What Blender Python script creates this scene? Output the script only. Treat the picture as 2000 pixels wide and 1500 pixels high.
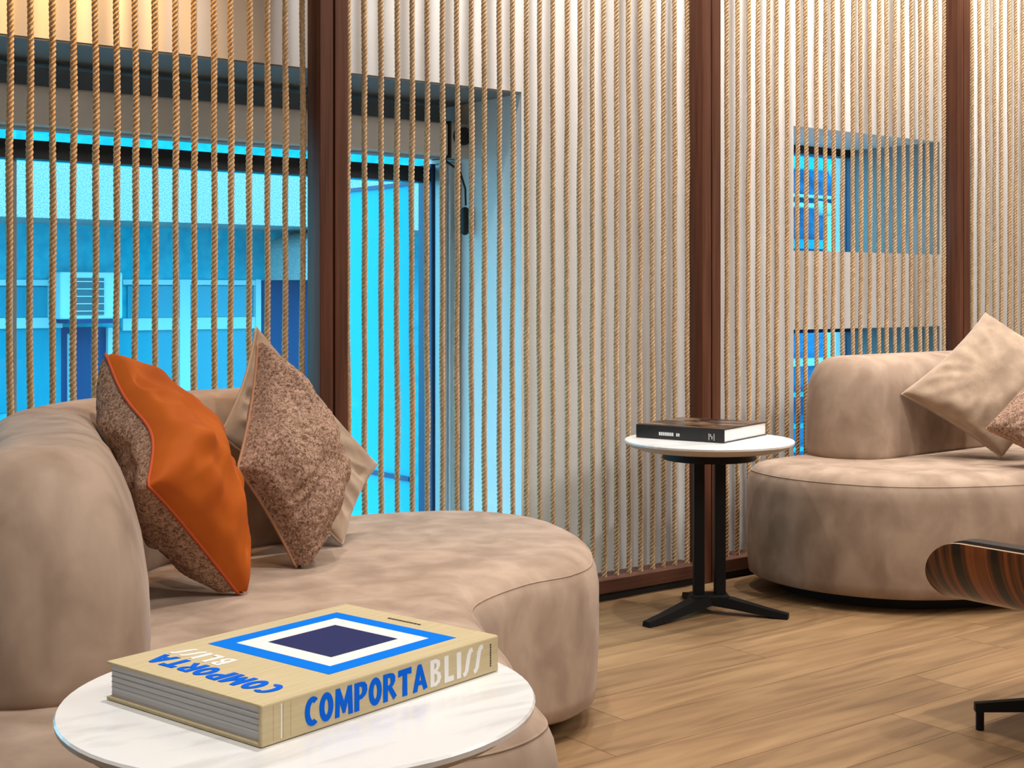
import bpy, bmesh, math, random
from mathutils import Vector, Matrix, noise
from mathutils.bvhtree import BVHTree

random.seed(7)
scene = bpy.context.scene
for o in list(bpy.data.objects):
    bpy.data.objects.remove(o)

# ------------------------------------------------------------------ camera
# world axes: x runs along the rope screen, y runs out through the windows
ANG = math.radians(37.65)
CAM_H = 1.03
FPX, HORIZON = 2700.0, 572.0
cam_d = bpy.data.cameras.new('camera')
cam = bpy.data.objects.new('camera', cam_d)
scene.collection.objects.link(cam)
cam.location = (0, 0, CAM_H)
cam.rotation_euler = (math.radians(90), 0, -ANG)
cam_d.sensor_width = 36
cam_d.lens = 36 * FPX / 2000
cam_d.shift_y = -(750 - HORIZON) / 2000
cam_d.clip_start = 0.05
cam_d.clip_end = 200
scene.camera = cam

# ------------------------------------------------------------------ world, lights, exposure
scene.view_settings.view_transform = 'Standard'
scene.view_settings.look = 'None'
scene.view_settings.gamma = 1
scene.view_settings.use_curve_mapping = False
scene.view_settings.exposure = 0.17
scene.cycles.use_denoising = True

world = bpy.data.worlds.new('world')
scene.world = world
world.use_nodes = True
bgn = world.node_tree.nodes['Background']
bgn.inputs[0].default_value = (0.30, 0.76, 1.0, 1)      # daylight, seen cold under the tungsten white balance
bgn.inputs[1].default_value = 3.6


def spot(name, loc, aim, power, color=(1, 0.88, 0.76), size=95, blend=0.7, radius=0.06):
    d = bpy.data.lights.new(name, 'SPOT')
    d.energy = power
    d.color = color
    d.spot_size = math.radians(size)
    d.spot_blend = blend
    d.shadow_soft_size = radius
    o = bpy.data.objects.new(name, d)
    o.location = loc
    o.rotation_euler = (Vector(aim) - Vector(loc)).to_track_quat('-Z', 'Y').to_euler()
    scene.collection.objects.link(o)
    return o


def area(name, loc, aim, power, sx, sy, color=(1, 0.88, 0.76)):
    d = bpy.data.lights.new(name, 'AREA')
    d.energy = power
    d.color = color
    d.shape = 'RECTANGLE'
    d.size, d.size_y = sx, sy
    o = bpy.data.objects.new(name, d)
    o.location = loc
    o.rotation_euler = (Vector(aim) - Vector(loc)).to_track_quat('-Z', 'Y').to_euler()
    scene.collection.objects.link(o)
    return o


CEIL = 3.2
# recessed ceiling spots: a row close to the rope screen washing it, and rows over the seats
WARM = (1, 0.945, 0.885)
for u, p in ((2.3, 70), (3.1, 95), (3.9, 95), (4.7, 95), (5.5, 95), (6.3, 80)):
    spot('ceiling_spot', (u, 3.12, CEIL - 0.03), (u, 3.60, 0.9), p, WARM, size=100, radius=0.035)
for u, p in ((1.15, 120), (2.35, 110)):
    spot('ceiling_spot', (u, 1.65, CEIL - 0.03), (u, 2.0, 0.0), p, WARM, size=62, radius=0.05)
for u, p in ((3.7, 105), (5.0, 100)):
    spot('ceiling_spot', (u, 1.65, CEIL - 0.03), (u, 2.0, 0.0), p, WARM, size=85, radius=0.05)
spot('ceiling_spot', (0.45, 0.75, CEIL - 0.03), (0.75, 1.4, 0.4), 120, WARM, size=62, radius=0.05)
# amber lamp over the left bay
spot('amber_spot', (1.35, 3.28, 2.60), (1.18, 3.68, 1.80), 105, (1, 0.53, 0.17), size=92, blend=0.8, radius=0.04)
# added area lights for soft front fill; no such ceiling fixture is known
area('fill_area', (4.6, -0.2, CEIL - 0.03), (4.6, 0.6, 0), 175, 3.4, 1.6, WARM)
area('fill_area', (0.9, -1.2, CEIL - 0.03), (0.9, -0.2, 0), 45, 2.4, 1.2, WARM)


# ------------------------------------------------------------------ helpers
SA, CA = math.sin(ANG), math.cos(ANG)


def W(px, py, Z):
    """photo pixel at depth Z -> world point"""
    X = (px - 1000) / FPX * Z
    return Vector((CA * X + SA * Z, -SA * X + CA * Z, CAM_H - (py - HORIZON) / FPX * Z))


def G(px, py, z):
    """photo pixel on the horizontal plane of height z -> world point"""
    return W(px, py, FPX * (CAM_H - z) / (py - HORIZON))


def V(px, py, y):
    """photo pixel on the plane parallel to the screen at world y"""
    a = (px - 1000) / FPX
    return W(px, py, y / (CA - SA * a))


def mat(name, color=(0.8, 0.8, 0.8), rough=0.6, metal=0.0, **kw):
    m = bpy.data.materials.new(name)
    m.use_nodes = True
    b = m.node_tree.nodes['Principled BSDF']
    b.inputs['Base Color'].default_value = (*color, 1)
    b.inputs['Roughness'].default_value = rough
    b.inputs['Metallic'].default_value = metal
    for k, v in kw.items():
        b.inputs[k.replace('_', ' ')].default_value = v
    return m


def nd(m, typ, **kw):
    n = m.node_tree.nodes.new(typ)
    for k, v in kw.items():
        setattr(n, k, v)
    return n


def lk(m, a, b):
    m.node_tree.links.new(a, b)


def noise_color(m, c1, c2, scale=(10, 10, 10), nscale=1.0, detail=4, lo=0.35, hi=0.65, coords='Object',
                bump=0.0, bscale=None, bdist=0.002, rnd=False, distort=0.0):
    """procedural two-colour variation plus optional bump"""
    b = m.node_tree.nodes['Principled BSDF']
    tc = nd(m, 'ShaderNodeTexCoord')
    mp = nd(m, 'ShaderNodeMapping')
    mp.inputs['Scale'].default_value = scale
    lk(m, tc.outputs[coords], mp.inputs['Vector'])
    if rnd:
        oi = nd(m, 'ShaderNodeObjectInfo')
        mul = nd(m, 'ShaderNodeVectorMath', operation='SCALE')
        mul.inputs[0].default_value = (37.0, 53.0, 71.0)
        lk(m, oi.outputs['Random'], mul.inputs['Scale'])
        lk(m, mul.outputs[0], mp.inputs['Location'])
    n = nd(m, 'ShaderNodeTexNoise')
    n.inputs['Scale'].default_value = nscale
    n.inputs['Detail'].default_value = detail
    n.inputs['Distortion'].default_value = distort
    lk(m, mp.outputs[0], n.inputs['Vector'])
    r = nd(m, 'ShaderNodeValToRGB')
    r.color_ramp.elements[0].position = lo
    r.color_ramp.elements[1].position = hi
    r.color_ramp.elements[0].color = (*c1, 1)
    r.color_ramp.elements[1].color = (*c2, 1)
    lk(m, n.outputs['Fac'], r.inputs['Fac'])
    lk(m, r.outputs['Color'], b.inputs['Base Color'])
    if bump:
        n2 = nd(m, 'ShaderNodeTexNoise')
        n2.inputs['Scale'].default_value = bscale or nscale
        n2.inputs['Detail'].default_value = 3
        lk(m, tc.outputs[coords], n2.inputs['Vector'])
        bp = nd(m, 'ShaderNodeBump')
        bp.inputs['Strength'].default_value = bump
        bp.inputs['Distance'].default_value = bdist
        lk(m, n2.outputs['Fac'], bp.inputs['Height'])
        lk(m, bp.outputs['Normal'], b.inputs['Normal'])
    return r


M = {}
M['plaster'] = mat('white_plaster', (0.78, 0.76, 0.74), 0.8)
noise_color(M['plaster'], (0.74, 0.75, 0.76), (0.79, 0.80, 0.81), nscale=.3, bump=0.15, bscale=60)
M['ceiling'] = mat('ceiling_paint', (0.32, 0.28, 0.24), 0.9)
M['room'] = mat('room_paint', (0.42, 0.37, 0.32), 0.9)
M['reveal'] = mat('reveal_shade_grey', (0.30, 0.31, 0.32), 0.7)  # darkened grey, shade of the unlit reveals put into the colour
M['soffit'] = mat('soffit_shade_grey', (0.20, 0.20, 0.20), 0.7)  # grey stands in for the shade under the window head
M['wood'] = mat('brown_stained_wood', (0.14, 0.055, 0.03), 0.55, Specular_IOR_Level=0.25)
noise_color(M['wood'], (0.085, 0.030, 0.015), (0.135, 0.050, 0.026), scale=(40, 40, 1.5), nscale=2, bump=0.1, bscale=30)
M['rail'] = mat('brown_rail_wood', (0.14, 0.055, 0.03), 0.5)
noise_color(M['rail'], (0.08, 0.028, 0.015), (0.13, 0.048, 0.026), scale=(1.5, 40, 40), nscale=2)
M['black'] = mat('black_metal', (0.005, 0.005, 0.006), 0.5, 0.0, Specular_IOR_Level=0.2)
M['black_gap'] = mat('black_plastic', (0.008, 0.008, 0.008), 0.7)
M['rope'] = mat('jute_rope', (0.52, 0.33, 0.16), 0.85)
noise_color(M['rope'], (0.46, 0.295, 0.155), (0.70, 0.50, 0.30), scale=(120, 120, 35), nscale=1.5, detail=3, rnd=True,
            bump=0.3, bscale=500, bdist=0.001)
M['suede'] = mat('taupe_suede', (0.38, 0.27, 0.195), 0.9, Sheen_Weight=0.12, Sheen_Roughness=0.4, Specular_IOR_Level=0.2)
noise_color(M['suede'], (0.285, 0.200, 0.145), (0.425, 0.315, 0.238), scale=(3, 3, 2), nscale=3.4, detail=9, lo=0.34, hi=0.66, distort=0.35,
            bump=0.15, bscale=4, bdist=0.02)
M['suede_pipe'] = mat('taupe_piping', (0.46, 0.34, 0.25), 0.9)
M['taupe'] = mat('taupe_velvet', (0.36, 0.255, 0.175), 0.85, Sheen_Weight=0.3)
noise_color(M['taupe'], (0.31, 0.215, 0.145), (0.41, 0.295, 0.205), nscale=2, detail=4, bump=0.2, bscale=25, bdist=0.008)
M['orange'] = mat('orange_velvet', (0.42, 0.085, 0.006), 0.75, Specular_IOR_Level=0.2)
noise_color(M['orange'], (0.385, 0.074, 0.005), (0.455, 0.100, 0.008), nscale=1, detail=2, bump=0.05, bscale=12, bdist=0.01)
M['orange_pipe'] = mat('orange_piping', (0.42, 0.06, 0.006), 0.7)
M['boucle'] = mat('brown_boucle', (0.34, 0.19, 0.125), 0.95, Specular_IOR_Level=0.1)
noise_color(M['boucle'], (0.15, 0.080, 0.052), (0.47, 0.31, 0.225), nscale=15, detail=2, lo=0.36, hi=0.62, distort=1.2,
            bump=0.5, bscale=85, bdist=0.005)
M['boucle_pipe'] = mat('boucle_piping', (0.40, 0.20, 0.11), 0.9)
M['marble'] = mat('white_marble', (0.80, 0.80, 0.79), 0.22)
noise_color(M['marble'], (0.66, 0.65, 0.64), (0.84, 0.84, 0.83), scale=(3, 9, 3), nscale=1.6, detail=5, lo=0.28, hi=0.5, distort=1.4)
M['marble_under'] = mat('marble_bevel', (0.50, 0.44, 0.37), 0.4)
M['linen'] = mat('sand_linen_cover', (0.62, 0.50, 0.27), 0.8)
noise_color(M['linen'], (0.56, 0.455, 0.26), (0.62, 0.515, 0.31), scale=(3, 60, 60), nscale=3, bump=0.1, bscale=300)
M['paper'] = mat('book_paper', (0.62, 0.62, 0.63), 0.8)
noise_color(M['paper'], (0.48, 0.48, 0.49), (0.70, 0.70, 0.71), scale=(2, 2, 260), nscale=1, lo=0.3, hi=0.7)
M['blue'] = mat('blue_print', (0.0, 0.125, 0.72), 0.8, Specular_IOR_Level=0.1)
M['blue2'] = mat('blue_frame_print', (0.0, 0.19, 0.80), 0.8, Specular_IOR_Level=0.1)
M['white_print'] = mat('white_print', (0.84, 0.83, 0.82), 0.6)
M['navy'] = mat('navy_print', (0.03, 0.035, 0.12), 0.8, Specular_IOR_Level=0.1)
M['ink'] = mat('dark_ink', (0.06, 0.04, 0.04), 0.6)
M['blackcover'] = mat('black_book_cover', (0.012, 0.010, 0.010), 0.3)
M['photocover'] = mat('photo_book_cover', (0.1, 0.05, 0.03), 0.3)
noise_color(M['photocover'], (0.015, 0.010, 0.008), (0.42, 0.24, 0.13), scale=(9, 22, 9), nscale=1, lo=0.48, hi=0.78, distort=0.8)
M['greyprint'] = mat('grey_print', (0.5, 0.48, 0.47), 0.6)
M['rosewood'] = mat('rosewood_veneer', (0.16, 0.05, 0.015), 0.3)
r = noise_color(M['rosewood'], (0.012, 0.006, 0.004), (0.30, 0.085, 0.018), scale=(1.2, 60, 1.0), nscale=1, detail=3, lo=0.40, hi=0.60,
                distort=0.4)
M['plyedge'] = mat('plywood_edge', (0.60, 0.40, 0.24), 0.5)
M['leather'] = mat('black_leather', (0.018, 0.02, 0.025), 0.4)
M['floorbase'] = mat('subfloor', (0.05, 0.03, 0.015), 0.9)
M['alu'] = mat('grey_metal', (0.45, 0.46, 0.47), 0.4, 0.2)
M['blind'] = mat('blind_cassette_beige', (0.58, 0.53, 0.48), 0.6)
M['darkframe'] = mat('dark_window_frame', (0.012, 0.012, 0.015), 0.4)
M['blueframe'] = mat('blue_window_frame', (0.02, 0.06, 0.16), 0.4)

# oak planks: grain along x, tone varies plank by plank
m = M['plank'] = mat('oak_planks', (0.4, 0.22, 0.1), 0.42)
b = m.node_tree.nodes['Principled BSDF']
tc = nd(m, 'ShaderNodeTexCoord'); oi = nd(m, 'ShaderNodeObjectInfo')
mul = nd(m, 'ShaderNodeVectorMath', operation='SCALE'); mul.inputs[0].default_value = (31, 47, 13)
lk(m, oi.outputs['Random'], mul.inputs['Scale'])
mp = nd(m, 'ShaderNodeMapping'); mp.inputs['Scale'].default_value = (1.6, 16, 1)
lk(m, tc.outputs['Object'], mp.inputs['Vector']); lk(m, mul.outputs[0], mp.inputs['Location'])
n1 = nd(m, 'ShaderNodeTexNoise'); n1.inputs['Scale'].default_value = 1.3; n1.inputs['Detail'].default_value = 7
n1.inputs['Distortion'].default_value = 0.9
lk(m, mp.outputs[0], n1.inputs['Vector'])
rp = nd(m, 'ShaderNodeValToRGB')
for e, (p, c) in zip(rp.color_ramp.elements, ((0.25, (0.15, 0.082, 0.038)), (0.75, (0.33, 0.205, 0.100)))):
    e.position = p; e.color = (*c, 1)
e = rp.color_ramp.elements.new(0.5); e.color = (0.255, 0.150, 0.070, 1)
lk(m, n1.outputs['Fac'], rp.inputs['Fac'])
hs = nd(m, 'ShaderNodeHueSaturation')
mr = nd(m, 'ShaderNodeMapRange'); mr.inputs['To Min'].default_value = 0.86; mr.inputs['To Max'].default_value = 1.14
lk(m, oi.outputs['Random'], mr.inputs['Value']); lk(m, mr.outputs[0], hs.inputs['Value'])
lk(m, rp.outputs['Color'], hs.inputs['Color']); lk(m, hs.outputs['Color'], b.inputs['Base Color'])

# window glass: thin, cyan tinted film
m = M['glass'] = bpy.data.materials.new('cyan_film_glass'); m.use_nodes = True
nt = m.node_tree; nt.nodes.remove(nt.nodes['Principled BSDF'])
tr = nd(m, 'ShaderNodeBsdfTransparent'); tr.inputs[0].default_value = (0.80, 0.97, 1.0, 1)
gl = nd(m, 'ShaderNodeBsdfGlossy'); gl.inputs['Roughness'].default_value = 0.02
mx = nd(m, 'ShaderNodeMixShader'); mx.inputs[0].default_value = 0.03
lk(m, tr.outputs[0], mx.inputs[1]); lk(m, gl.outputs[0], mx.inputs[2])
lk(m, mx.outputs[0], nt.nodes['Material Output'].inputs[0])
# frosted film on the open casement leaf
m = M['frost'] = mat('frosted_cyan_film', (0.10, 0.70, 0.9), 0.6)
b = m.node_tree.nodes['Principled BSDF']
tl = nd(m, 'ShaderNodeBsdfTranslucent'); tl.inputs[0].default_value = (0.08, 0.78, 0.95, 1)
mx = nd(m, 'ShaderNodeMixShader'); mx.inputs[0].default_value = 0.6
lk(m, b.outputs[0], mx.inputs[1]); lk(m, tl.outputs[0], mx.inputs[2])
lk(m, mx.outputs[0], m.node_tree.nodes['Material Output'].inputs[0])

# street side; blue daylight cast is put into most of these base colours
M['ext_white'] = mat('ext_white_render', (0.80, 0.80, 0.80), 0.9)
noise_color(M['ext_white'], (0.32, 0.36, 0.36), (0.58, 0.58, 0.58), nscale=7, detail=8, lo=0.40, hi=0.56)
M['ext_blue_cast'] = mat('ext_wall_blue_cast', (0.02, 0.40, 0.62), 0.9)
noise_color(M['ext_blue_cast'], (0.01, 0.36, 0.50), (0.03, 0.46, 0.57), nscale=0.8)
M['ext_pane'] = mat('ext_pane_glass', (0.005, 0.31, 0.43), 0.25)
M['ext_frame'] = mat('ext_white_frame', (0.42, 0.68, 0.72), 0.6)
M['ext_brick'] = mat('ext_dark_brick', (0.003, 0.075, 0.24), 0.8)
M['ext_dark'] = mat('ext_dark_blue', (0.003, 0.05, 0.16), 0.7)
M['ext_service'] = mat('ext_service_blue', (0.005, 0.13, 0.30), 0.7)
noise_color(M['ext_service'], (0.002, 0.05, 0.16), (0.008, 0.20, 0.42), scale=(2.5, 2.5, 6), nscale=1.2, lo=.4, hi=.6)
M['ext_grey'] = mat('ext_grey_grille', (0.06, 0.14, 0.18), 0.7)
M['ext_ground'] = mat('ext_asphalt', (0.10, 0.12, 0.13), 0.9)

col = scene.collection


def tag(o, label=None, cat=None, group=None, kind=None):
    if label: o['label'] = label
    if cat: o['category'] = cat
    if group: o['group'] = group
    if kind: o['kind'] = kind
    return o


def empty(name, loc=(0, 0, 0), rz=0):
    o = bpy.data.objects.new(name, None)
    o.empty_display_size = 0.1
    o.location = loc
    o.rotation_euler = (0, 0, rz)
    col.objects.link(o)
    return o


def link(name, me, material, parent=None, smooth=False):
    if material is not None:
        me.materials.append(material)
    if smooth:
        for p in me.polygons:
            p.use_smooth = True
    o = bpy.data.objects.new(name, me)
    col.objects.link(o)
    if parent is not None:
        o.parent = parent
    return o


def put(name, bm, material, parent=None, smooth=False):
    me = bpy.data.meshes.new(name)
    bmesh.ops.recalc_face_normals(bm, faces=bm.faces)
    bm.to_mesh(me)
    bm.free()
    return link(name, me, material, parent, smooth)


def pyd(name, verts, faces, material, parent=None, smooth=True):
    me = bpy.data.meshes.new(name)
    me.from_pydata([tuple(v) for v in verts], [], faces)
    bm = bmesh.new(); bm.from_mesh(me)
    bmesh.ops.recalc_face_normals(bm, faces=bm.faces)
    bm.to_mesh(me); bm.free()
    me.update()
    return link(name, me, material, parent, smooth)


def abox(bm, x0, x1, y0, y1, z0, z1, bevel=0.0):
    r = bmesh.ops.create_cube(bm, size=1)
    for v in r['verts']:
        v.co = Vector(((x0 + x1) / 2 + v.co.x * (x1 - x0), (y0 + y1) / 2 + v.co.y * (y1 - y0), (z0 + z1) / 2 + v.co.z * (z1 - z0)))
    if bevel:
        es = list({e for v in r['verts'] for e in v.link_edges})
        bmesh.ops.bevel(bm, geom=es, offset=bevel, segments=2, affect='EDGES', profile=0.5)


def box(name, x0, x1, y0, y1, z0, z1, material, parent=None, bevel=0.0):
    bm = bmesh.new()
    abox(bm, x0, x1, y0, y1, z0, z1, bevel)
    return put(name, bm, material, parent)


def catmull(pts, n=8, closed=True):
    out = []
    N = len(pts)
    P = [Vector(p) for p in pts]
    segs = N if closed else N - 1
    for i in range(segs):
        if closed:
            a, b_, c, d = P[(i - 1) % N], P[i], P[(i + 1) % N], P[(i + 2) % N]
        else:
            a, b_, c, d = P[max(i - 1, 0)], P[i], P[i + 1], P[min(i + 2, N - 1)]
        for k in range(n):
            t = k / n
            out.append(0.5 * ((2 * b_) + (c - a) * t + (2 * a - 5 * b_ + 4 * c - d) * t * t + (3 * b_ - a - 3 * c + d) * t ** 3))
    if not closed:
        out.append(P[-1].copy())
    return out


def tube(path, r, seg=6, closed=False):
    """verts, faces of a tube following a list of points"""
    vs, fs = [], []
    n = len(path)
    for i, p in enumerate(path):
        a = path[(i - 1) % n] if (closed or i > 0) else p
        c = path[(i + 1) % n] if (closed or i < n - 1) else p
        t = (c - a).normalized()
        s = t.cross(Vector((0.31, 0.17, 0.93)))
        s.normalize()
        q = t.cross(s)
        for k in range(seg):
            an = 2 * math.pi * k / seg
            vs.append(p + s * (r * math.cos(an)) + q * (r * math.sin(an)))
    rng = n if closed else n - 1
    for i in range(rng):
        j = (i + 1) % n
        for k in range(seg):
            l = (k + 1) % seg
            fs.append((i * seg + k, i * seg + l, j * seg + l, j * seg + k))
    if not closed:
        fs.append(tuple(range(seg)))
        fs.append(tuple((n - 1) * seg + k for k in range(seg)))
    return vs, fs


def loft(loops, cap0=True, cap1=True):
    vs, fs = [], []
    n = len(loops[0])
    for L in loops:
        vs += L
    for i in range(len(loops) - 1):
        for k in range(n):
            l = (k + 1) % n
            fs.append((i * n + k, i * n + l, (i + 1) * n + l, (i + 1) * n + k))
    if cap0: fs.append(tuple(range(n)))
    if cap1: fs.append(tuple((len(loops) - 1) * n + k for k in range(n)))
    return vs, fs


def solid_tree(objs):
    """search tree of meshes taken together as one closed skin with outward normals"""
    bm = bmesh.new()
    for o in objs:
        bm.from_mesh(o.data)
    bmesh.ops.remove_doubles(bm, verts=bm.verts, dist=1e-5)
    bmesh.ops.recalc_face_normals(bm, faces=bm.faces)
    t = BVHTree.FromBMesh(bm)
    bm.free()
    return t


def press(me, trees, gap):
    """dent a soft mesh where it would sink into its neighbours"""
    for _ in range(3):
        for v in me.vertices:
            for t in trees:
                loc, nr, idx, d = t.find_nearest(v.co)
                if loc is not None and d < .2:
                    sd = (v.co - loc).dot(nr)
                    if sd < 0 or d < gap:
                        v.co = loc + nr * gap


# ------------------------------------------------------------------ room shell
X0, X1, Y0 = -1.6, 7.2, -2.6
WY, WT = 3.70, 0.58            # inner face and thickness of the window wall
GY = 4.20                      # glass plane
HEAD = 1.7125
SILL = 0.15
W1 = (-0.6, 2.895)
W2 = (4.281, 5.2525)
T0, T1 = 0.882, 1.20           # white band between the two right openings

bm = bmesh.new(); abox(bm, X0 - .2, X1 + .2, Y0 - .2, WY + WT, -0.14, -0.012)
floor = tag(put('floor', bm, M['floorbase']), 'oak plank floor', None, None, 'structure')
box_c = tag(box('ceiling', X0 - .2, X1 + .2, Y0 - .2, WY + WT, CEIL, CEIL + .15, M['ceiling']), kind='structure')
tag(box('wall_left', X0 - .2, X0, Y0 - .2, WY + WT, -.012, CEIL, M['room']), kind='structure')
tag(box('wall_right', X1, X1 + .2, Y0 - .2, WY + WT, -.012, CEIL, M['room']), kind='structure')
tag(box('wall_front', X0, X1, Y0 - .2, Y0, -.012, CEIL, M['room']), kind='structure')

# window wall with three openings, from blocks in one mesh
bm = bmesh.new()
for (a, b_, c, d) in ((X0, W1[0], 0, CEIL), (W1[0], W1[1], HEAD, CEIL), (W1[0], W1[1], 0, SILL), (W1[1], W2[0], 0, CEIL),
                      (W2[0], W2[1], 1.70, CEIL), (W2[0], W2[1], T0, T1), (W2[0], W2[1], 0, SILL), (W2[1], X1, 0, CEIL)):
    abox(bm, a, b_, WY, WY + WT, c - (0.012 if c == 0 else 0), d)
tag(put('wall_back', bm, M['plaster']), kind='structure')

# planks
rows_joint = {0: 3.13, 1: 3.58, -1: 2.80, -2: 2.80, 2: 2.25, 3: 2.95, 4: 2.2, -3: 3.55, -4: 2.3}
PW, PL = 0.18, 1.52
k0 = int(math.floor((Y0 - 2.11) / PW)); k1 = int(math.ceil((WY - 2.11) / PW))
for k in range(k0, k1):
    y0 = max(2.11 + k * PW, Y0); y1 = min(2.11 + (k + 1) * PW, WY)
    j = rows_joint.get(k, random.uniform(0, PL))
    x = j - PL * math.ceil((j - X0) / PL)
    while x < X1:
        a, b_ = max(x, X0), min(x + PL, X1)
        if b_ - a > 0.05:
            bm = bmesh.new()
            w2, l2 = (y1 - y0) / 2 - 0.0008, (b_ - a) / 2 - 0.0008
            abox(bm, -l2, l2, -w2, w2, -0.012, 0.0)
            p = put('plank', bm, M['plank'], floor)
            p.location = ((a + b_) / 2, (y0 + y1) / 2, 0)
        x += PL

# ------------------------------------------------------------------ windows
# big window behind the left bays
w1 = tag(empty('window_1', ((W1[0] + W1[1]) / 2, GY, SILL)), kind='structure')


def child(o, parent):
    o.parent = parent
    o.matrix_parent_inverse = Matrix.Translation(-Vector(parent.location))
    return o


def wbox(name, *a, parent, material, bevel=0.0):
    return child(box(name, *a, material, None, bevel), parent)


wbox('window_frame', W1[0], W1[1] - .06, GY - .03, GY + .03, 1.433, 1.489, parent=w1, material=M['darkframe'])
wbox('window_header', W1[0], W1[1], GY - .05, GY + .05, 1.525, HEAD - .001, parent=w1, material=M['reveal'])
wbox('window_stile', W1[1] - .055, W1[1] - .001, GY - .04, GY + .05, SILL, 1.50, parent=w1, material=M['blueframe'], bevel=.006)
wbox('mullion', 1.345, 1.357, GY - .008, GY + .012, SILL, 1.435, parent=w1, material=M['alu'])
wbox('pane', W1[0], 1.345, GY - .004, GY + .004, SILL, 1.525, parent=w1, material=M['glass'])
wbox('pane', 1.357, W1[1] - .055, GY - .004, GY + .004, SILL, 1.525, parent=w1, material=M['glass'])
wbox('window_sill', W1[0], W1[1], WY - .0, GY - .04, SILL, SILL + .02, parent=w1, material=M['plaster'])
wbox('soffit_shade', W1[0], W1[1] - .001, WY + .002, GY - .05, HEAD - .006, HEAD - .0005, parent=w1, material=M['soffit'])  # added dark sheet, the unlit soffit's shade as colour
# side guide rail on the jamb
bm = bmesh.new()
abox(bm, W1[1] - .05, W1[1] - .001, GY - .15, GY - .05, SILL + .02, 1.50, .008)
child(put('guide_rail', bm, M['alu']), w1)
vs, fs = tube([Vector((W1[1] - .055, GY - .12, z)) for z in (SILL + .02, 0.8, 1.50)], .018, 12)
child(pyd('guide_tube', vs, fs, M['alu'], smooth=False), w1)
# open casement leaf standing out over the street, frosted film on it
lf = 4.32
leaf = wbox('casement_leaf', W1[1] - .045, W1[1] - .035, lf, lf + .66, 0.0, 1.43, parent=w1, material=M['frost'])
wbox('leaf_rail', W1[1] - .05, W1[1] - .03, lf, lf + .66, .325, .343, parent=w1, material=M['blueframe'])
wbox('leaf_rail', W1[1] - .05, W1[1] - .03, lf, lf + .66, 1.43, 1.445, parent=w1, material=M['blueframe'])

# roller blind cassette under the soffit
rb = tag(empty('roller_blind', (1.1, 4.03, 1.51)), 'beige roller blind cassette fixed under the head of the wide window', 'blind')
bm = bmesh.new(); abox(bm, W1[0] + .02, W1[1] - .10, 3.99, 4.09, 1.512, 1.628, .006)
child(put('cassette', bm, M['blind']), rb)
wbox('bottom_bar', W1[0] + .03, W1[1] - .11, 4.02, 4.07, 1.505, 1.512, parent=rb, material=M['alu'])
wbox('bracket', W1[1] - .098, W1[1] - .09, 3.985, 4.095, 1.505, 1.635, parent=rb, material=M['black_gap'])
wbox('end_block', W1[1] - .09, W1[1] - .002, 4.0, 4.09, 1.51, 1.63, parent=rb, material=M['blind'])
vs, fs = tube([Vector((W1[1] - .04, 3.975, 1.585)), Vector((W1[1] - .04, 4.0, 1.585))], .032, 20)
child(pyd('pulley', vs, fs, M['black_gap'], smooth=False), rb)
vs, fs = tube([Vector((W1[1] - .085, 4.03, 1.50)), Vector((W1[1] - .05, 3.99, 1.46)), Vector((W1[1] - .03, 3.985, 1.40)),
               Vector((W1[1] - .028, 3.985, 1.34))], .004, 6)
child(pyd('cord', vs, fs, M['black_gap']), rb)
bm = bmesh.new(); abox(bm, W1[1] - .04, W1[1] - .016, 3.975, 4.005, 1.235, 1.335, .011)
child(put('cord_weight', bm, M['black_gap'], smooth=True), rb)

# two stacked openings on the right
for n_, (z0, z1) in ((2, (T1, 1.70)), (3, (SILL, T0))):
    w = tag(empty('window_%d' % n_, ((W2[0] + W2[1]) / 2, GY, z0)), kind='structure')
    wbox('window_frame', W2[0], W2[1], GY - .03, GY + .03, z1 - .035, z1 - .001, parent=w, material=M['darkframe'] if n_ == 2 else M['blueframe'])
    wbox('window_frame', W2[0], W2[1], GY - .03, GY + .03, z0 + .001, z0 + .015, parent=w, material=M['blueframe'])
    wbox('window_stile', W2[1] - .02, W2[1] - .001, GY - .03, GY + .03, z0 + .015, z1 - .035, parent=w, material=M['blueframe'])
    wbox('pane', W2[0], W2[1] - .02, GY - .004, GY + .004, z0 + .015, z1 - .035, parent=w, material=M['glass'])
    # sheet whose grey holds the shade of the unlit jamb
    wbox('jamb_shade', W2[1] - .006, W2[1] - .0005, WY + .002, GY - .03, z0 + .0005, z1 - .0005, parent=w, material=M['reveal'])

# ------------------------------------------------------------------ rope screen
SY = 3.456                      # front face of the posts
RY = 3.505                      # rope plane
scr = tag(empty('rope_screen', (3.0, SY, 0)), 'floor to ceiling jute rope screen strung between dark brown timber posts', 'screen')
posts = [0.44, 1.975, 3.517, 5.03, 6.56]
PWD, PDP = 0.092, 0.074
RAIL = 0.0715
TOP = CEIL - .002


def post(x):
    bm = bmesh.new()
    abox(bm, x, x + .043, SY, SY + PDP, 0.001, TOP, .002)
    abox(bm, x + .049, x + PWD, SY, SY + PDP, 0.001, TOP, .002)
    abox(bm, x + .042, x + .050, SY + .008, SY + PDP - .008, 0.001, TOP)
    return child(put('post', bm, M['wood']), scr)


for x in posts:
    post(x)
ends = [X0] + posts + [X1]
for i in range(len(ends) - 1):
    a = ends[i] + (PWD if i > 0 else .002)
    b_ = ends[i + 1] - (.002 if i == len(ends) - 2 else 0)
    wbox('bottom_rail', a, b_, SY + .002, SY + .112, .027, RAIL, parent=scr, material=M['rail'], bevel=.002)
    wbox('kick_strip', a, b_, SY + .018, SY + .10, .001, .027, parent=scr, material=M['black_gap'])
    wbox('top_rail', a, b_, SY + .002, SY + .072, TOP - .08, TOP, parent=scr, material=M['rail'], bevel=.002)


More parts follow.
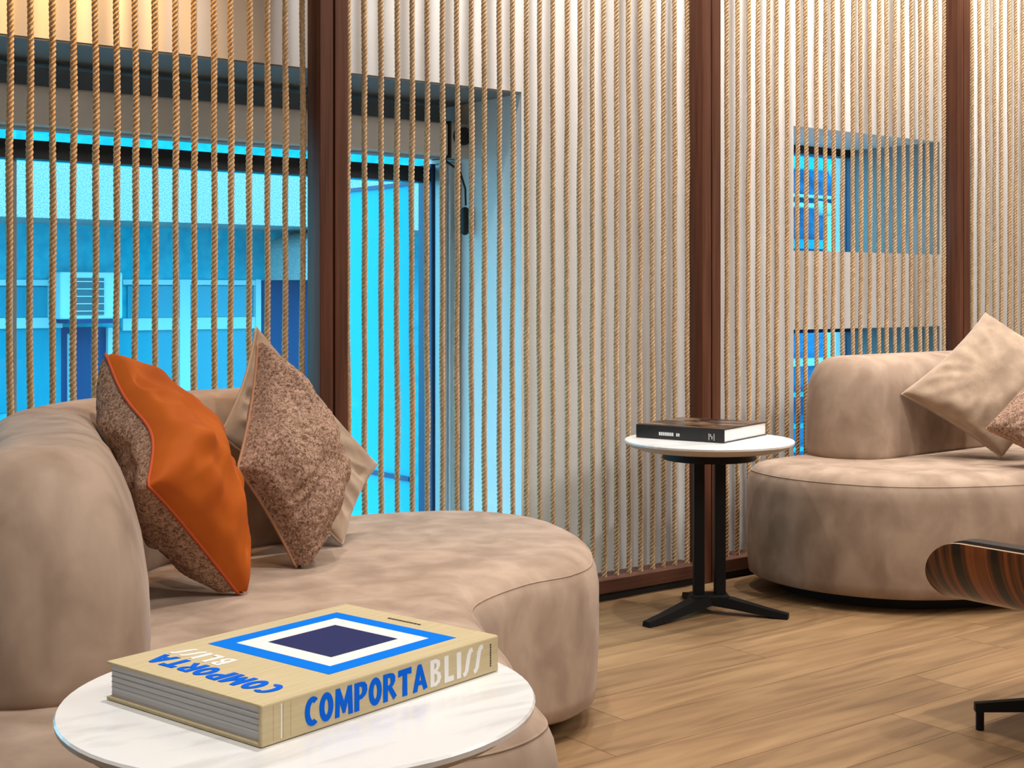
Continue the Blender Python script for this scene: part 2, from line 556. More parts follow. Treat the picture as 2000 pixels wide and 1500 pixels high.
def rope_mesh(seed):
    rnd = random.Random(seed)
    R, pitch = 0.0092, 0.040
    z0, z1 = RAIL - .002, TOP - .078
    steps = int((z1 - z0) / pitch * 8)
    seg = 12
    ph = [rnd.uniform(0, 6.28) for _ in range(4)]
    vs, fs = [], []
    for i in range(steps + 1):
        z = z0 + (z1 - z0) * i / steps
        tw = 2 * math.pi * z / pitch
        cx = .0012 * math.sin(z * 5.1 + ph[0]) + .0009 * math.sin(z * 13.7 + ph[1])
        cy = .0012 * math.sin(z * 4.3 + ph[2])
        cx *= min(1, (z - z0) * 6, (z1 - z) * 6) if 0 < i < steps else 0
        rr = R * (1 + .04 * math.sin(z * 9 + ph[3]))
        for k in range(seg):
            an = 2 * math.pi * k / seg
            r_ = rr * (.74 + .30 * abs(math.cos(1.5 * an)))
            vs.append((cx + r_ * math.cos(an + tw), cy + r_ * math.sin(an + tw), z))
    for i in range(steps):
        for k in range(seg):
            l = (k + 1) % seg
            fs.append((i * seg + k, i * seg + l, (i + 1) * seg + l, (i + 1) * seg + k))
    me = bpy.data.meshes.new('rope')
    me.from_pydata(vs, [], fs)
    me.materials.append(M['rope'])
    for p in me.polygons:
        p.use_smooth = True
    return me


rmesh = [rope_mesh(s) for s in range(4)]
BAY = 26
for i in range(4):
    a, b_ = posts[i] + PWD, posts[i + 1]
    for j in range(BAY):
        x = a + (b_ - a) * (j + 0.55) / (BAY + .1)
        o = bpy.data.objects.new('rope', rmesh[random.randrange(4)])
        col.objects.link(o)
        o.location = (x + random.uniform(-.0025, .0025), RY + random.uniform(-.003, .003), 0)
        o.parent = scr
        o.matrix_parent_inverse = Matrix.Translation(-Vector(scr.location))

# ------------------------------------------------------------------ sofas


def sofa(label, outline, zt, spine, btop, hw, seams, upright):
    cx = sum(p[0] for p in outline) / len(outline)
    cy = sum(p[1] for p in outline) / len(outline)
    root = tag(empty('curved_sofa', (cx, cy, 0)), label, 'sofa', 'suede curved sofas by the rope screen')
    pts = catmull([Vector((p[0], p[1], 0)) for p in outline], 10)
    n = len(pts)
    # orientation: make counter-clockwise
    ar = sum(pts[i].x * pts[(i + 1) % n].y - pts[(i + 1) % n].x * pts[i].y for i in range(n))
    if ar < 0:
        pts.reverse()
    nor = []
    for i in range(n):
        t = (pts[(i + 1) % n] - pts[(i - 1) % n]).normalized()
        nor.append(Vector((t.y, -t.x, 0)))      # outward

    def ring(inset, z):
        return [pts[i] - nor[i] * inset + Vector((0, 0, z)) for i in range(n)]
    prof = [(.055, .046), (.02, .048), (.006, .058), (.001, .09), (-.004, .2), (-.004, zt - .09), (.002, zt - .055), (.012, zt - .032),
            (.026, zt - .016), (.045, zt - .006), (.07, zt - .001), (.10, zt + .001)]
    vs, fs = loft([ring(*p) for p in prof])
    child(pyd('seat', vs, fs, M['suede']), root)
    vs, fs = loft([ring(.11, .001), ring(.11, .0465)])
    child(pyd('plinth', vs, fs, M['black_gap'], smooth=False), root)
    vs, fs = tube(ring(.013, zt - .0305), .0021, 6, True)
    child(pyd('seat_seam', vs, fs, M['suede']), root)

    # backrest: a tapering upholstered wall along the spine with round ends
    sp = catmull([Vector((p[0], p[1], 0)) for p in spine], 8, False)
    sn = []
    for i in range(len(sp)):
        t = (sp[min(i + 1, len(sp) - 1)] - sp[max(i - 1, 0)]).normalized()
        sn.append((t, Vector((t.y, -t.x, 0))))

    def pill(w, z, lean=0.0):
        L = []
        K = 10
        for i in range(len(sp)):
            L.append(sp[i] + sn[i][1] * w)
        t, s = sn[-1]
        for k in range(1, K):
            an = math.pi * k / K
            L.append(sp[-1] + s * (w * math.cos(an)) + t * (w * math.sin(an)))
        for i in reversed(range(len(sp))):
            L.append(sp[i] - sn[i][1] * w)
        t, s = sn[0]
        for k in range(1, K):
            an = math.pi * k / K
            L.append(sp[0] - s * (w * math.cos(an)) - t * (w * math.sin(an)))
        return [p + Vector((0, 0, z)) for p in L]
    h = btop - zt
    bp = [(hw - .012, zt - .012), (hw - .002, zt + .012), (hw, zt + .03), (hw - .004, zt + h * .3), (hw - .016, zt + h * .52), (hw - .034, zt + h * .70),
          (hw - .05, zt + h * .81), (hw - .068, zt + h * .90), (hw - .088, zt + h * .955), (hw - .11, zt + h * .985), (hw - .135, btop)]
    if upright:
        ins = (.012, .002, 0, 0, .003, .010, .022, .040, .064, .092, .125)
        bp = [(hw - i_, p[1]) for i_, p in zip(ins, bp)]
    loops = [pill(*p) for p in bp]
    vs, fs = loft(loops)
    br = child(pyd('backrest', vs, fs, M['suede']), root)
    for idx in seams:
        ii = idx % len(loops[0])
        path = []
        for L in loops[1:]:
            path.append(L[ii].copy())
        path = catmull(path, 4, False)
        vs, fs = tube(path, .0055, 6)
        s_ = pyd('seam', vs, fs, M['suede_pipe'], smooth=True)
        s_.parent = br
        s_.matrix_parent_inverse = br.matrix_parent_inverse.copy()
    return solid_tree([c for c in root.children if c.name.startswith('seat') and 'seam' not in c.name]), solid_tree([br])


LZ = 0.41
left_outline = [(1.37, 1.70), (1.31, 1.595), (1.18, 1.55), (1.0, 1.59), (.82, 1.68), (.62, 1.78), (.46, 1.92), (.44, 2.12), (.53, 2.35), (.62, 2.6), (.74, 2.87),
                (.98, 3.16), (1.3, 3.36), (1.7, 3.41), (2.06, 3.385), (2.33, 3.27), (2.44, 3.05), (2.37, 2.76), (2.20, 2.515), (2.06, 2.425),
                (1.90, 2.405), (1.70, 2.31), (1.60, 2.15), (1.50, 1.94), (1.42, 1.80)]
left_spine = [(.75, 2.215), (.84, 2.42), (.92, 2.68), (1.02, 2.93), (1.22, 3.12), (1.45, 3.2), (1.64, 3.22)]
nsp = (len(left_spine) - 1) * 8 + 1
s1 = sofa('taupe suede curved sofa with the orange cushion on it', left_outline, LZ, left_spine, .785, .172,
          [nsp * 2 + 9 + 5], 0)

RZ = 0.44
right_outline = [(3.57, 3.25), (3.54, 3.03), (3.61, 2.81), (3.76, 2.65), (4.05, 2.51), (4.4, 2.42), (4.8, 2.40), (5.2, 2.47), (5.6, 2.62), (5.95, 2.85),
                 (6.05, 3.1), (5.95, 3.32), (5.6, 3.42), (5.0, 3.43), (4.4, 3.43), (3.95, 3.42), (3.68, 3.38)]
right_spine = [(4.07, 3.235), (4.4, 3.25), (4.9, 3.25), (5.4, 3.22), (5.75, 3.1)]
s2 = sofa('taupe suede curved sofa beside the small table with the black book', right_outline, RZ, right_spine, .80, .172, [], 1)

# ------------------------------------------------------------------ cushions


def cushion(name, label, corners, thick, mf, mb, mp, seed=1, wr=0.010, N=40, fuzz=0.0, bow=0.10, group=None, bend=0.0, avoid=(), back=1.0, folds=0.0):
    """corners A,B,C,D (world points, in order round the square); front face is on the side of (B-A)x(D-A)"""
    A, B, C, D = [Vector(c) for c in corners]
    cen = (A + B + C + D) / 4
    root = tag(empty(name, cen), label, 'cushion', group)
    nrm = (C - A).cross(D - B).normalized()
    covers = []

    def pt(s, t, side):
        s2 = s * (1 - bow * (1 - t * t) * abs(s) ** 2)
        t2 = t * (1 - bow * (1 - s * s) * abs(t) ** 2)
        a, b_ = (s2 + 1) / 2, (t2 + 1) / 2
        p = A * (1 - a) * (1 - b_) + B * a * (1 - b_) + C * a * b_ + D * (1 - a) * b_
        e = max(0.0, (1 - s * s) * (1 - t * t))
        h = thick / 2 * (e ** 0.34) * (back if side < 0 else 1.0)
        q = Vector((s * 1.7 + seed * 3.1, t * 1.7 + side * 5.3, seed))
        edge = (1 - e) * min(1, e * 6)
        # folds running in from the rim
        w = noise.noise(Vector((q.x * 1.2, q.y * 1.2, seed))) * .9 + abs(noise.noise(Vector((math.atan2(t, s) * 3.2 + seed, side * 7, 0)))) * -1.1 * edge
        h += wr * w * min(1, e * 5) * 1.6
        if folds:
            ph = 10.0 * s + 2.2 * t + 2.5 * noise.noise(Vector((s * 1.5, t * 1.5, 4.2)))
            h += folds * math.exp(-(t + 1) / .75) * math.sin(ph) * min(1, e * 4)
        if fuzz:
            h += fuzz * noise.noise(p * 70) * min(1, e * 8) + fuzz * .6 * noise.noise(p * 150) * min(1, e * 8)
        bd = bend * math.exp(-((s - .35) / .55) ** 2) * math.exp(-((t + 1) / .9) ** 2)
        return p + nrm * (h * side + bd)
    for side, mt, nm in ((1, mf, 'front_cover'), (-1, mb, 'back_cover')):
        vs, fs = [], []
        nn = N
        for i in range(nn + 1):
            for j in range(nn + 1):
                s = math.sin((i / nn - .5) * math.pi) * .35 + (2 * i / nn - 1) * .65
                t = math.sin((j / nn - .5) * math.pi) * .35 + (2 * j / nn - 1) * .65
                vs.append(pt(s, t, side))
        for i in range(nn):
            for j in range(nn):
                k = i * (nn + 1) + j
                f = (k, k + nn + 1, k + nn + 2, k + 1)
                fs.append(f if side == 1 else f[::-1])
        c_ = pyd(nm, vs, fs, mt)
        press(c_.data, avoid, .008)
        covers.append(child(c_, root))
    path = []
    K = 22
    for (s0, t0, s1_, t1_) in ((-1, -1, 1, -1), (1, -1, 1, 1), (1, 1, -1, 1), (-1, 1, -1, -1)):
        for k in range(K):
            f = k / K
            path.append(pt(s0 + (s1_ - s0) * f, t0 + (t1_ - t0) * f, 1))
    vs, fs = tube(path, .0036, 6, True)
    pi_ = pyd('piping', vs, fs, mp)
    press(pi_.data, avoid, .004)
    child(pi_, root)
    return solid_tree(covers)


# orange one: seen along its rim, orange side to the right, boucle side to the left
cu1 = cushion('throw_cushion', 'bright orange velvet cushion with boucle back leaning on the curved sofa',
        [W(206, 692, 2.93), W(280, 955, 2.60), W(474, 1172, 2.83), W(388, 868, 3.10)], .23,
        M['orange'], M['boucle'], M['orange_pipe'], seed=2, wr=.018, N=70, bow=.10, bend=.04, avoid=s1, folds=.013)
cu2 = cushion('throw_cushion', 'fluffy brown boucle cushion standing between the orange and the plain cushion',
        [W(503, 668, 3.26), W(464, 915, 3.02), W(584, 1122, 3.10), W(655, 925, 3.38)], .27,
        M['boucle'], M['boucle'], M['boucle_pipe'], seed=5, wr=.014, N=110, fuzz=.0028, bow=.08, avoid=s1, back=.15)
cushion('throw_cushion', 'plain taupe velvet cushion behind the fluffy cushion',
        [W(500, 640, 3.46), W(430, 850, 3.24), W(668, 1064, 3.37), W(736, 908, 3.60)], .07,
        M['taupe'], M['taupe'], M['suede_pipe'], seed=9, wr=.012, N=80, bow=.07, avoid=s1, back=.3)
cu4 = cushion('throw_cushion', 'plain taupe velvet cushion propped on the sofa near the small table',
        [W(1925, 612, 5.12), W(1760, 770, 4.95), W(1955, 893, 4.86), W(2125, 730, 5.02)], .17,
        M['taupe'], M['taupe'], M['suede_pipe'], seed=12, wr=.010, N=50, bow=.09, avoid=s2)
cushion('throw_cushion', 'brown boucle cushion overlapping the plain cushion beside the wooden footstool',
        [W(2055, 690, 4.85), W(1926, 838, 4.70), W(2070, 915, 4.52), W(2195, 790, 4.62)], .16,
        M['boucle'], M['boucle'], M['boucle_pipe'], seed=14, wr=.010, N=90, fuzz=.0025, bow=.09, avoid=s2)

# ------------------------------------------------------------------ side tables
TZ = 0.557


def side_table(label, loc, rz, legs, R=.272):
    root = tag(empty('side_table', (loc[0], loc[1], 0), rz), label, 'side table', 'round marble side tables')
    seg = 72

    def disc(profile, name, mt):
        loops = [[Vector((r_ * math.cos(2 * math.pi * k / seg), r_ * math.sin(2 * math.pi * k / seg), z)) for k in range(seg)] for r_, z in profile]
        vs, fs = loft(loops)
        return pyd(name, vs, fs, mt, root, smooth=False)
    disc([(R - .008, TZ - .011), (R - .001, TZ - .009), (R, TZ - .003), (R - .002, TZ)], 'marble_top', M['marble'])
    disc([(R - .045, TZ - .030), (R - .020, TZ - .022), (R - .007, TZ - .011)], 'bevelled_underside', M['marble_under'])
    disc([(.148, TZ - .062), (.15, TZ - .060), (.15, TZ - .032), (.148, TZ - .030)], 'mounting_plate', M['black'])
    for s in (-1, 1):
        box('column', s * .034 - .017, s * .034 + .017, -.022, .022, .045, TZ - .062, M['black'], root, .003)
    bm = bmesh.new(); abox(bm, -.062, .062, -.034, .034, .034, .062, .006)
    put('hub', bm, M['black'], root)
    for an, L in legs:
        d = Vector((math.cos(an), math.sin(an), 0)); s = Vector((-d.y, d.x, 0))
        loops = []
        for f, hw_, zb, zt_ in ((0.0, .030, .030, .062), (.3, .026, .022, .052), (.75, .019, .006, .028), (1.0, .016, .001, .017)):
            c = d * (L * f)
            loops.append([c + s * hw_ + Vector((0, 0, zb)), c - s * hw_ + Vector((0, 0, zb)), c - s * hw_ * .8 + Vector((0, 0, zt_)), c + s * hw_ * .8 + Vector((0, 0, zt_))])
        vs, fs = loft(loops)
        pyd('leg', vs, fs, M['black'], root, smooth=False)
    return root


def ang(d):
    return math.radians(d)


tb = G(1385, 1196, 0)
# local x of the table lies roughly across the picture
rot2 = -ANG
lg = []
for (px, py) in ((1262, 1222), (1540, 1206), (1340, 1163)):
    q = G(px, py, 0.005) - tb
    q.rotate(Matrix.Rotation(-rot2, 3, 'Z'))
    lg.append((math.atan2(q.y, q.x), q.length))
side_table('round marble side table with the black book, standing before the rope screen', tb, rot2, lg)
ft = G(587, 1360, TZ)
side_table('round marble side table carrying the large sand coloured book', (ft.x, ft.y), 0, [(ang(8), .22), (ang(250), .24), (ang(131), .20)], R=.2755)

# ------------------------------------------------------------------ lettering


def thick(pl, w):
    P = [Vector(p) for p in pl]
    L, R_ = [], []
    for i, p in enumerate(P):
        t = (P[min(i + 1, len(P) - 1)] - P[max(i - 1, 0)]).normalized()
        n = Vector((-t.y, t.x))
        L.append(p + n * w / 2); R_.append(p - n * w / 2)
    return [tuple(q) for q in L + R_[::-1]]


def ell(cx, cy, rx, ry, n=28):
    return [(cx + rx * math.cos(2 * math.pi * k / n), cy + ry * math.sin(2 * math.pi * k / n)) for k in range(n)]


GLY = {
    'C': (.50, [thick([(.30 + .21 * math.cos(ang(d)), .5 + .405 * math.sin(ang(d))) for d in range(52, 310, 12)], .19)]),
    'O': (.56, [ell(.28, .5, .28, .5), ell(.28, .5, .085, .27)]),
    'M': (.74, [[(0, 0), (.03, 1), (.2, 1), (.37, .5), (.53, 1), (.7, 1), (.74, 0), (.56, 0), (.54, .5), (.42, .1), (.32, .1), (.2, .5), (.18, 0)]]),
    'P': (.54, [[(0, 0), (0, 1), (.28, 1), (.44, .96), (.53, .84), (.54, .66), (.47, .5), (.33, .4), (.2, .38), (.2, 0)],
                [(.2, .54), (.2, .85), (.28, .84), (.33, .76), (.33, .64), (.28, .56)]]),
    'R': (.60, [[(0, 0), (0, 1), (.28, 1), (.45, .96), (.53, .84), (.53, .68), (.46, .55), (.38, .48), (.60, .12), (.45, .0), (.25, .38), (.2, .38), (.2, 0)],
                [(.2, .55), (.2, .85), (.28, .84), (.33, .77), (.33, .65), (.28, .57)]]),
    'T': (.60, [[(.19, 0), (.2, .78), (0, .74), (.0, .98), (.6, 1), (.6, .76), (.4, .78), (.41, 0)]]),
    'A': (.68, [[(0, 0), (.22, .96), (.3, 1), (.4, .97), (.68, .05), (.5, 0), (.43, .22), (.25, .22), (.2, 0)], [(.29, .38), (.39, .38), (.335, .64)]]),
    'B': (.50, [[(0, 0), (0, 1), (.28, 1), (.42, .92), (.44, .76), (.37, .62), (.3, .56), (.44, .46), (.49, .26), (.4, .08), (.26, 0)],
                [(.17, .62), (.17, .86), (.24, .86), (.28, .76), (.24, .64)], [(.17, .14), (.17, .46), (.24, .46), (.3, .36), (.3, .22), (.24, .14)]]),
    'L': (.43, [[(0, 0), (0, 1), (.18, 1), (.18, .2), (.43, .2), (.43, 0)]]),
    'I': (.20, [[(0, 0), (0, 1), (.2, 1), (.2, 0)]]),
    'S': (.36, [thick([(-.03, .06), (.06, .09), (.13, .2), (.18, .5), (.24, .8), (.31, .92), (.41, .95)], .17)]),
}


def lettering(name, word, width, height, gap, material, parent, matrix, ext=.0003):
    """flat printed letters as one thin mesh; the word fills width x height"""
    cu = bpy.data.curves.new(name, 'CURVE')
    cu.dimensions = '2D'
    cu.fill_mode = 'BOTH'
    cu.extrude = ext
    tot = sum(GLY[c][0] for c in word) + gap * (len(word) - 1)
    sx = width / tot
    x = 0
    for c in word:
        w, loops = GLY[c]
        for lp in loops:
            s = cu.splines.new('POLY')
            s.points.add(len(lp) - 1)
            for q, p in zip(s.points, lp):
                q.co = ((x + p[0]) * sx, p[1] * height, 0, 1)
            s.use_cyclic_u = True
        x += w + gap
    tmp = bpy.data.objects.new('tmp', cu)
    col.objects.link(tmp)
    dg = bpy.context.evaluated_depsgraph_get()
    me = bpy.data.meshes.new_from_object(tmp.evaluated_get(dg))
    bpy.data.objects.remove(tmp)
    me.name = name
    me.materials.clear()
    o = link(name, me, material, parent)
    o.matrix_local = matrix
    return o


def marks(name, spec, material, parent, matrix):
    """row of tiny letter-like strokes too small to read; spec = (x, y, w, h)"""
    bm = bmesh.new()
    for (x, y, w, h) in spec:
        abox(bm, x, x + w, y, y + h, 0, .0003)
    o = put(name, bm, material, parent)
    o.matrix_local = matrix
    return o


# ------------------------------------------------------------------ big sand coloured book
bf = G(507, 1462, TZ); brt = G(970, 1310, TZ); bl = G(207, 1367, TZ)
LX = (brt - bf).length               # along the spine
LY = (bl - bf).length                # across the head
BH = .0445
ax = (brt - bf).normalized()
book = tag(empty('large_book', (bf.x, bf.y, TZ + .0006), math.atan2(ax.y, ax.x)),
           'large sand coloured hardback with blue lettering and square on its cover', 'book')
CV = .0035
# local frame: x along the spine from head to tail, y from spine to fore edge
box('front_board', 0, LX, -.0, LY, BH - CV, BH, M['linen'], book, .0008)
box('back_board', 0, LX, -.0, LY, 0, CV, M['linen'], book, .0008)
bm = bmesh.new(); abox(bm, 0, LX, -.003, .003, 0, BH, .002)
put('spine', bm, M['linen'], book)
box('page_block', .004, LX - .004, .003, LY - .005, CV, BH - CV, M['paper'], book)
bm = bmesh.new()
for k in range(5):
    z = .008 + k * .0062
    abox(bm, .0034, LX - .0034, .004, LY - .0045, z, z + .0007)
put('page_lines', bm, M['greyprint'], book)
I4 = Matrix.Identity(4)


def frame_at(origin, xd, yd):
    xd, yd = Vector(xd), Vector(yd)
    z = xd.cross(yd)
    m4 = Matrix((xd, yd, z)).transposed().to_4x4()
    m4.translation = Vector(origin)
    return m4


# spine lettering, letters standing upright along x
m4 = frame_at((.060, -.0033, .0065), (1, 0, 0), (0, 0, 1))
lettering('spine_title', 'COMPORTA', .192, .0315, .07, M['blue'], book, m4)
m4 = frame_at((.257, -.0033, .0065), (1, 0, 0), (0, 0, 1))
lettering('spine_title', 'BLISS', .093, .0315, .14, M['white_print'], book, m4)
marks('spine_imprint', [(i * .0032, 0, .0024, .0018) for i in range(9)], M['ink'], book, frame_at((LX - .0165, -.0033, .0365), (0, 0, -1), (1, 0, 0)))
# hinge grooves by the head
for gx in (.016, .026, .030, .040):
    box('hinge_groove', gx, gx + .0016, -.0034, -.0029, .004, BH - .004, M['linen'] if gx != .026 else M['white_print'], book)
# cover lettering reads from the far side: line runs away from the spine, tops towards the head
m4 = frame_at((.062, .026, BH + .0004), (0, 1, 0), (-1, 0, 0))
lettering('cover_title', 'COMPORTA', LY - .055, .034, .07, M['blue'], book, m4)
m4 = frame_at((.098, LY - .117, BH + .0004), (0, 1, 0), (-1, 0, 0))
lettering('cover_title', 'BLISS', .088, .030, .14, M['white_print'], book, m4)
# concentric squares
qx, qy = LX * .605, LY * .50


def sq(hx, hy, z, mt, nm):
    bm = bmesh.new(); abox(bm, qx - hx, qx + hx, qy - hy, qy + hy, BH - .0003, BH + z)
    return put(nm, bm, mt, book)


sq(.107, .107, .0004, M['blue2'], 'cover_square')
sq(.083, .083, .0006, M['white_print'], 'cover_square')
sq(.056, .056, .0008, M['navy'], 'cover_square')
marks('cover_imprint', [(i * .0066, 0, .0050, .0035) for i in range(9)], M['ink'], book, frame_at((LX - .022, LY * .40, BH + .0004), (0, 1, 0), (-1, 0, 0)))

# ------------------------------------------------------------------ black book on the far table
k_ = G(1415, 866, TZ)
th2 = rot2 - ang(35)
blen, bdep = .318, .315
kl = k_ - Vector((math.cos(th2), math.sin(th2), 0)) * blen
b2 = tag(empty('black_book', (kl.x, kl.y, TZ + .0006), th2), 'black hardback with a dark photo cover on the far small table', 'book')
H2 = .043
box('front_board', 0, blen, 0, bdep, H2 - .003, H2, M['blackcover'], b2, .0008)
box('cover_photo', .004, blen - .004, .012, bdep - .004, H2 - .0002, H2 + .0005, M['photocover'], b2)
box('back_board', 0, blen, 0, bdep, 0, .003, M['blackcover'], b2, .0008)
bm = bmesh.new(); abox(bm, 0, blen, -.003, .003, 0, H2, .002)
put('spine', bm, M['blackcover'], b2)
box('page_block', .004, blen - .004, .003, bdep - .005, .003, H2 - .003, M['white_print'], b2)
m4 = frame_at((blen * .27, -.0034, .0115), (1, 0, 0), (0, 0, 1))
marks('spine_title', [(i * .0068, 0, .0052, .011) for i in range(8)] + [(.063 + i * .0068, 0, .0052, .010) for i in range(2)], M['white_print'], b2, m4)
m4 = frame_at((blen * .83, -.0034, .006), (1, 0, 0), (0, 0, 1))
marks('spine_emblem', [(0, 0, .003, .022), (.018, 0, .003, .022), (.005, .012, .004, .008), (.010, .004, .004, .010)], M['greyprint'], b2, m4)

# ------------------------------------------------------------------ footstool with bent rosewood shell
fc = Vector((3.085, 1.685, 0))
st = tag(empty('footstool', fc), 'bent rosewood footstool with black leather pad and black star base', 'footstool')


def shell_pt(s, w, off):
    """s across (-1..1, bent up at both ends), w along (-1..1); off = offset along the normal"""
    half = .345 * (1 - .0 * s)
    sl = s * .372
    flat = .13
    rb_ = .155
    sign = 1 if sl >= 0 else -1
    d = abs(sl)
    if d <= flat:
        x, z, nx, nz = d, 0, 0, -1
    else:
        th = (d - flat) / rb_
        x = flat + rb_ * math.sin(th); z = rb_ * (1 - math.cos(th))
        nx, nz = math.sin(th), -math.cos(th)
    return Vector((sign * (x + nx * off), w * half, z + nz * off))


def shell(name, o0, o1, mt, scale=1.0, sscale=1.0):
    NS, NW = 48, 40
    idx = {}
    vs, fs = [], []
    R_ = .34     # corner rounding in parameter space
    def clampw(s):
        a = abs(s)
        if a < 1 - R_: return 1.0
        q = (a - (1 - R_)) / R_
        return (1 - R_) + R_ * math.sqrt(max(0.0, 1 - q * q))
    grid = []
    for off in (o0, o1):
        g = []
        for i in range(NS + 1):
            s = math.sin((i / NS - .5) * math.pi)
            row = []
            for j in range(NW + 1):
                w = (2 * j / NW - 1) * clampw(s) * scale
                row.append(len(vs)); vs.append(shell_pt(s * sscale, w, off))
            g.append(row)
        grid.append(g)
    for gi, g in enumerate(grid):
        for i in range(NS):
            for j in range(NW):
                fs.append((g[i][j], g[i + 1][j], g[i + 1][j + 1], g[i][j + 1]))
    a, b_ = grid
    rim_a = [a[0][j] for j in range(NW + 1)] + [a[i][NW] for i in range(1, NS + 1)] + [a[NS][j] for j in range(NW - 1, -1, -1)] + [a[i][0] for i in range(NS - 1, 0, -1)]
    rim_b = [b_[0][j] for j in range(NW + 1)] + [b_[i][NW] for i in range(1, NS + 1)] + [b_[NS][j] for j in range(NW - 1, -1, -1)] + [b_[i][0] for i in range(NS - 1, 0, -1)]
    n0 = len(fs)
    for k in range(len(rim_a)):
        l = (k + 1) % len(rim_a)
        fs.append((rim_a[k], rim_a[l], rim_b[l], rim_b[k]))
    vs = [v + Vector((0, 0, .292)) for v in vs]
    me = bpy.data.meshes.new(name)
    me.from_pydata([tuple(v) for v in vs], [], fs)
    me.materials.append(mt)
    me.materials.append(M['plyedge'])
    for k, p in enumerate(me.polygons):
        p.use_smooth = True
        p.material_index = 1 if (k >= n0 and name == 'shell') else 0
    o = bpy.data.objects.new(name, me)
    col.objects.link(o); o.parent = st
    return o


shell('shell', -.003, .010, M['rosewood'])
shell('leather_pad', -.062, -.004, M['leather'], .93, 1.02)
vs, fs = tube([Vector((0, 0, .08)), Vector((0, 0, .285))], .022, 16)
pyd('stem', vs, fs, M['black'], st, smooth=False)
for k in range(4):
    an = math.pi / 4 + k * math.pi / 2
    d = Vector((math.cos(an), math.sin(an), 0)); s = Vector((-d.y, d.x, 0))
    loops = []
    for f, hw_, zb, zt_ in ((0.0, .020, .068, .105), (.5, .016, .052, .082), (1.0, .012, .044, .064)):
        c = d * (.325 * f)
        loops.append([c + s * hw_ + Vector((0, 0, zb)), c - s * hw_ + Vector((0, 0, zb)), c - s * hw_ * .7 + Vector((0, 0, zt_)), c + s * hw_ * .7 + Vector((0, 0, zt_))])
    vs, fs = loft(loops)
    lgo = pyd('base_leg', vs, fs, M['black'], st, smooth=False)
    c = d * .313
    vs, fs = tube([c + Vector((0, 0, .001)), c + Vector((0, 0, .006)), c + Vector((0, 0, .0061)), c + Vector((0, 0, .050))], .0095, 12)
    pyd('glide', vs, fs, M['black'], lgo, smooth=False)

# ------------------------------------------------------------------ the street outside
FY = 16.0


def ext(name, p0, p1, depth, material, parent, y=FY):
    """block on the facade between two photo pixels, standing out by depth"""
    a, b_ = V(p0[0], p0[1], y), V(p1[0], p1[1], y)
    zz = sorted((a.z, b_.z))
    return wbox(name, min(a.x, b_.x), max(a.x, b_.x), y - depth, y + .05, zz[0], zz[1], parent=parent, material=material)


def zpx(py, px, y):
    return V(px, py, y).z


bld = tag(empty('apartment_building', (6.0, FY, -4.0)), 'pale cyan lit building across the street with white window frames', 'building')
xa, xb = 1.0, 14.0
zt = lambda py: zpx(py, 300, FY)
wbox('wall', xa, xb, FY, FY + 1, -4, zt(548), parent=bld, material=M['ext_blue_cast'])
wbox('upper_wall', xa, xb, FY, FY + 1, zt(548), 7, parent=bld, material=M['ext_blue_cast'])
wbox('concrete_beam', xa, xb, FY - 1.3, FY, zt(444), zt(349), parent=bld, material=M['ext_white'])
wbox('soffit_slab', xa, xb, FY - 1.3, FY, zt(349), zt(300), parent=bld, material=M['ext_blue_cast'])
# brick bays
for (p0, p1) in (((118, 640), (205, 800)), ((505, 548), (640, 830))):
    a, b_ = V(p0[0], p0[1], FY), V(p1[0], p1[1], FY)
    base = wbox('brick_panel', a.x, b_.x, FY - .02, FY, b_.z, a.z, parent=bld, material=M['ext_dark'])
    rows = 9
    nb = 4
    hh = (a.z - b_.z) / rows
    for r_ in range(rows):
        z0 = b_.z + r_ * hh
        off = .5 if r_ % 2 else 0
        ww = (b_.x - a.x) / nb
        for c in range(-1, nb + 1):
            x0 = max(a.x, a.x + (c + off) * ww + .012); x1 = min(b_.x, a.x + (c + 1 + off) * ww - .012)
            if x1 - x0 > .03:
                bk = box('brick', x0, x1, FY - .035, FY - .019, z0 + .012, z0 + hh - .012, M['ext_brick'])
                bk.parent = base
                bk.matrix_parent_inverse = base.matrix_parent_inverse.copy()
# window ribbons
for (p0, p1) in (((-60, 560), (95, 622)), ((248, 558), (340, 622)), ((366, 558), (498, 622)), ((-60, 642), (118, 800)), ((228, 642), (340, 800)), ((366, 642), (498, 800))):
    ext('pane', p0, p1, .02, M['ext_pane'], bld)
for (p0, p1) in (((-60, 546), (100, 558)), ((-60, 622), (118, 640)), ((236, 546), (502, 557)), ((236, 622), (502, 641)),
                 ((92, 546), (102, 640)), ((346, 546), (366, 800)), ((494, 546), (504, 800)), ((206, 640), (226, 800)), ((130, 652), (136, 800))):
    ext('window_frame', p0, p1, .07 if p1[0] - p0[0] > p1[1] - p0[1] else .085, M['ext_frame'], bld)
# pale rounded wall end on the right under the beam
a, b_ = V(520, 452, FY), V(640, 548, FY)
vsl = []
pts_ = [(a.x, b_.z)] + [(a.x + (1 - math.cos(t * math.pi / 2 / 8)) * .5, b_.z + .35 + math.sin(t * math.pi / 2 / 8) * (a.z - b_.z - .35)) for t in range(9)] + [(b_.x, a.z), (b_.x, b_.z)]
loops = [[Vector((p[0], y_, p[1])) for p in pts_] for y_ in (FY - .9, FY - .01)]
vs, fs = loft(loops)
child(pyd('pale_fin', vs, fs, M['ext_white'], smooth=False), bld)
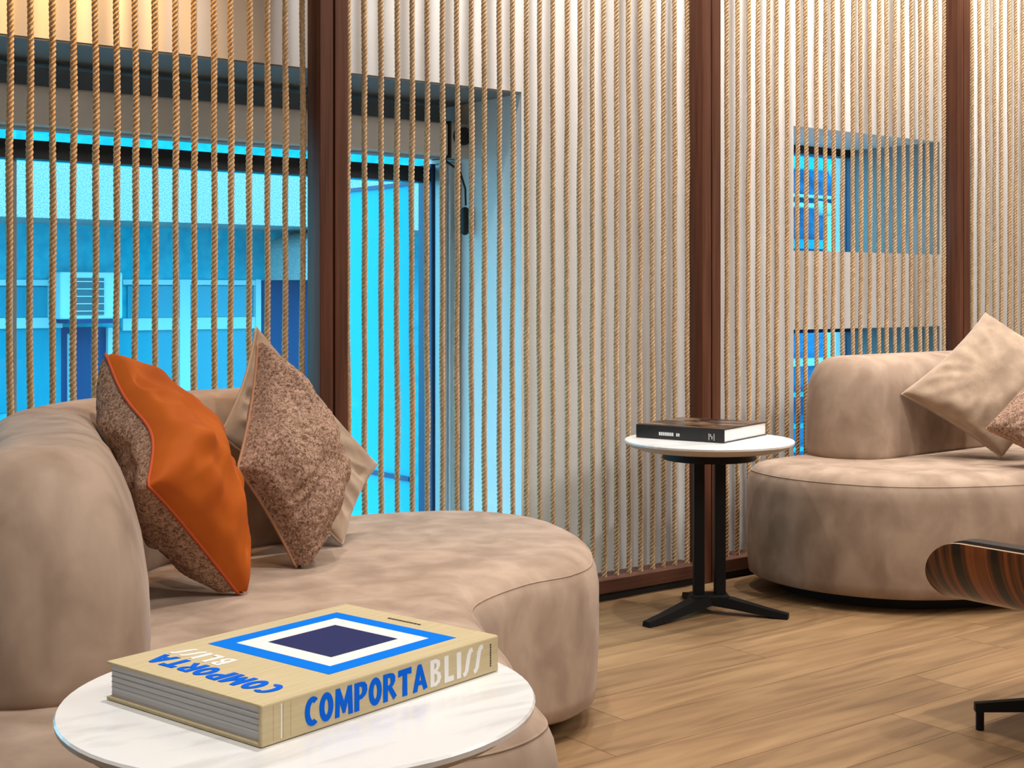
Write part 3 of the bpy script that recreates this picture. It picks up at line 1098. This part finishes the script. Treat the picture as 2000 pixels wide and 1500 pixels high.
# air conditioner
acp = V(118, 624, FY - .5); acq = V(240, 532, FY - .5)
ac = tag(empty('air_conditioner', ((acp.x + acq.x) / 2, FY - .3, acp.z)), 'white boxed air conditioner on the facade across the street', 'air conditioner')
ay = FY - .5
wbox('casing', acp.x, acq.x, ay, FY - .10, acp.z, acq.z, parent=ac, material=M['ext_frame'], bevel=.02)
g0, g1 = V(140, 615, ay), V(202, 543, ay)
wbox('grille', g0.x, g1.x, ay - .02, ay + .01, g0.z, g1.z, parent=ac, material=M['ext_grey'])
for k in range(5):
    z = g0.z + (g1.z - g0.z) * (k + .5) / 5
    wbox('grille_bar', g0.x, g1.x, ay - .03, ay - .02, z - .006, z + .006, parent=ac, material=M['ext_frame'])
wbox('wall_bracket', acp.x + .1, acq.x - .1, ay + .02, FY - .09, acp.z - .05, acp.z, parent=ac, material=M['ext_dark'])

# dark service wall seen through the right openings
SYW = 6.4
sv = tag(empty('service_wall', (8.0, SYW, -4)), 'dark blue service wall with ledges behind the stacked openings', 'wall')
wbox('wall', 6.2, 10.5, SYW, SYW + .3, -4, 4, parent=sv, material=M['ext_service'])
for (y0, y1, mt) in ((312, 335, 'ext_blue_cast'), (384, 389, 'ext_frame'), (400, 408, 'ext_frame'), (698, 712, 'ext_frame'), (470, 487, 'ext_blue_cast'),
                     (762, 770, 'ext_blue_cast'), (822, 830, 'ext_blue_cast'), (866, 874, 'ext_blue_cast')):
    wbox('ledge', 6.2, 10.5, SYW - .08, SYW, zpx(y1, 1600, SYW), zpx(y0, 1600, SYW), parent=sv, material=M[mt])
p0 = V(1612, 600, SYW - .35); 
pp = tag(empty('drain_pipe', (p0.x, SYW - .3, -4)), 'pair of pale drain pipes rising in front of the dark service wall', 'pipe')
for (px, r_, top) in ((1622, .05, 405), (1650, .05, 330)):
    q = V(px, 600, SYW - .3)
    ztop = zpx(top, px, SYW - .3)
    path = [Vector((q.x, SYW - .3, -3.99)), Vector((q.x, SYW - .3, ztop - .06)), Vector((q.x, SYW - .27, ztop - .015)), Vector((q.x, SYW - .2, ztop))]
    vs, fs = tube(path, r_, 14)
    child(pyd('pipe', vs, fs, M['ext_frame'], smooth=False), pp)
tag(box('ground', -20, 40, WY + WT + .02, 60, -4.2, -4.0, M['ext_ground']), 'grey street ground below the windows', kind='structure')
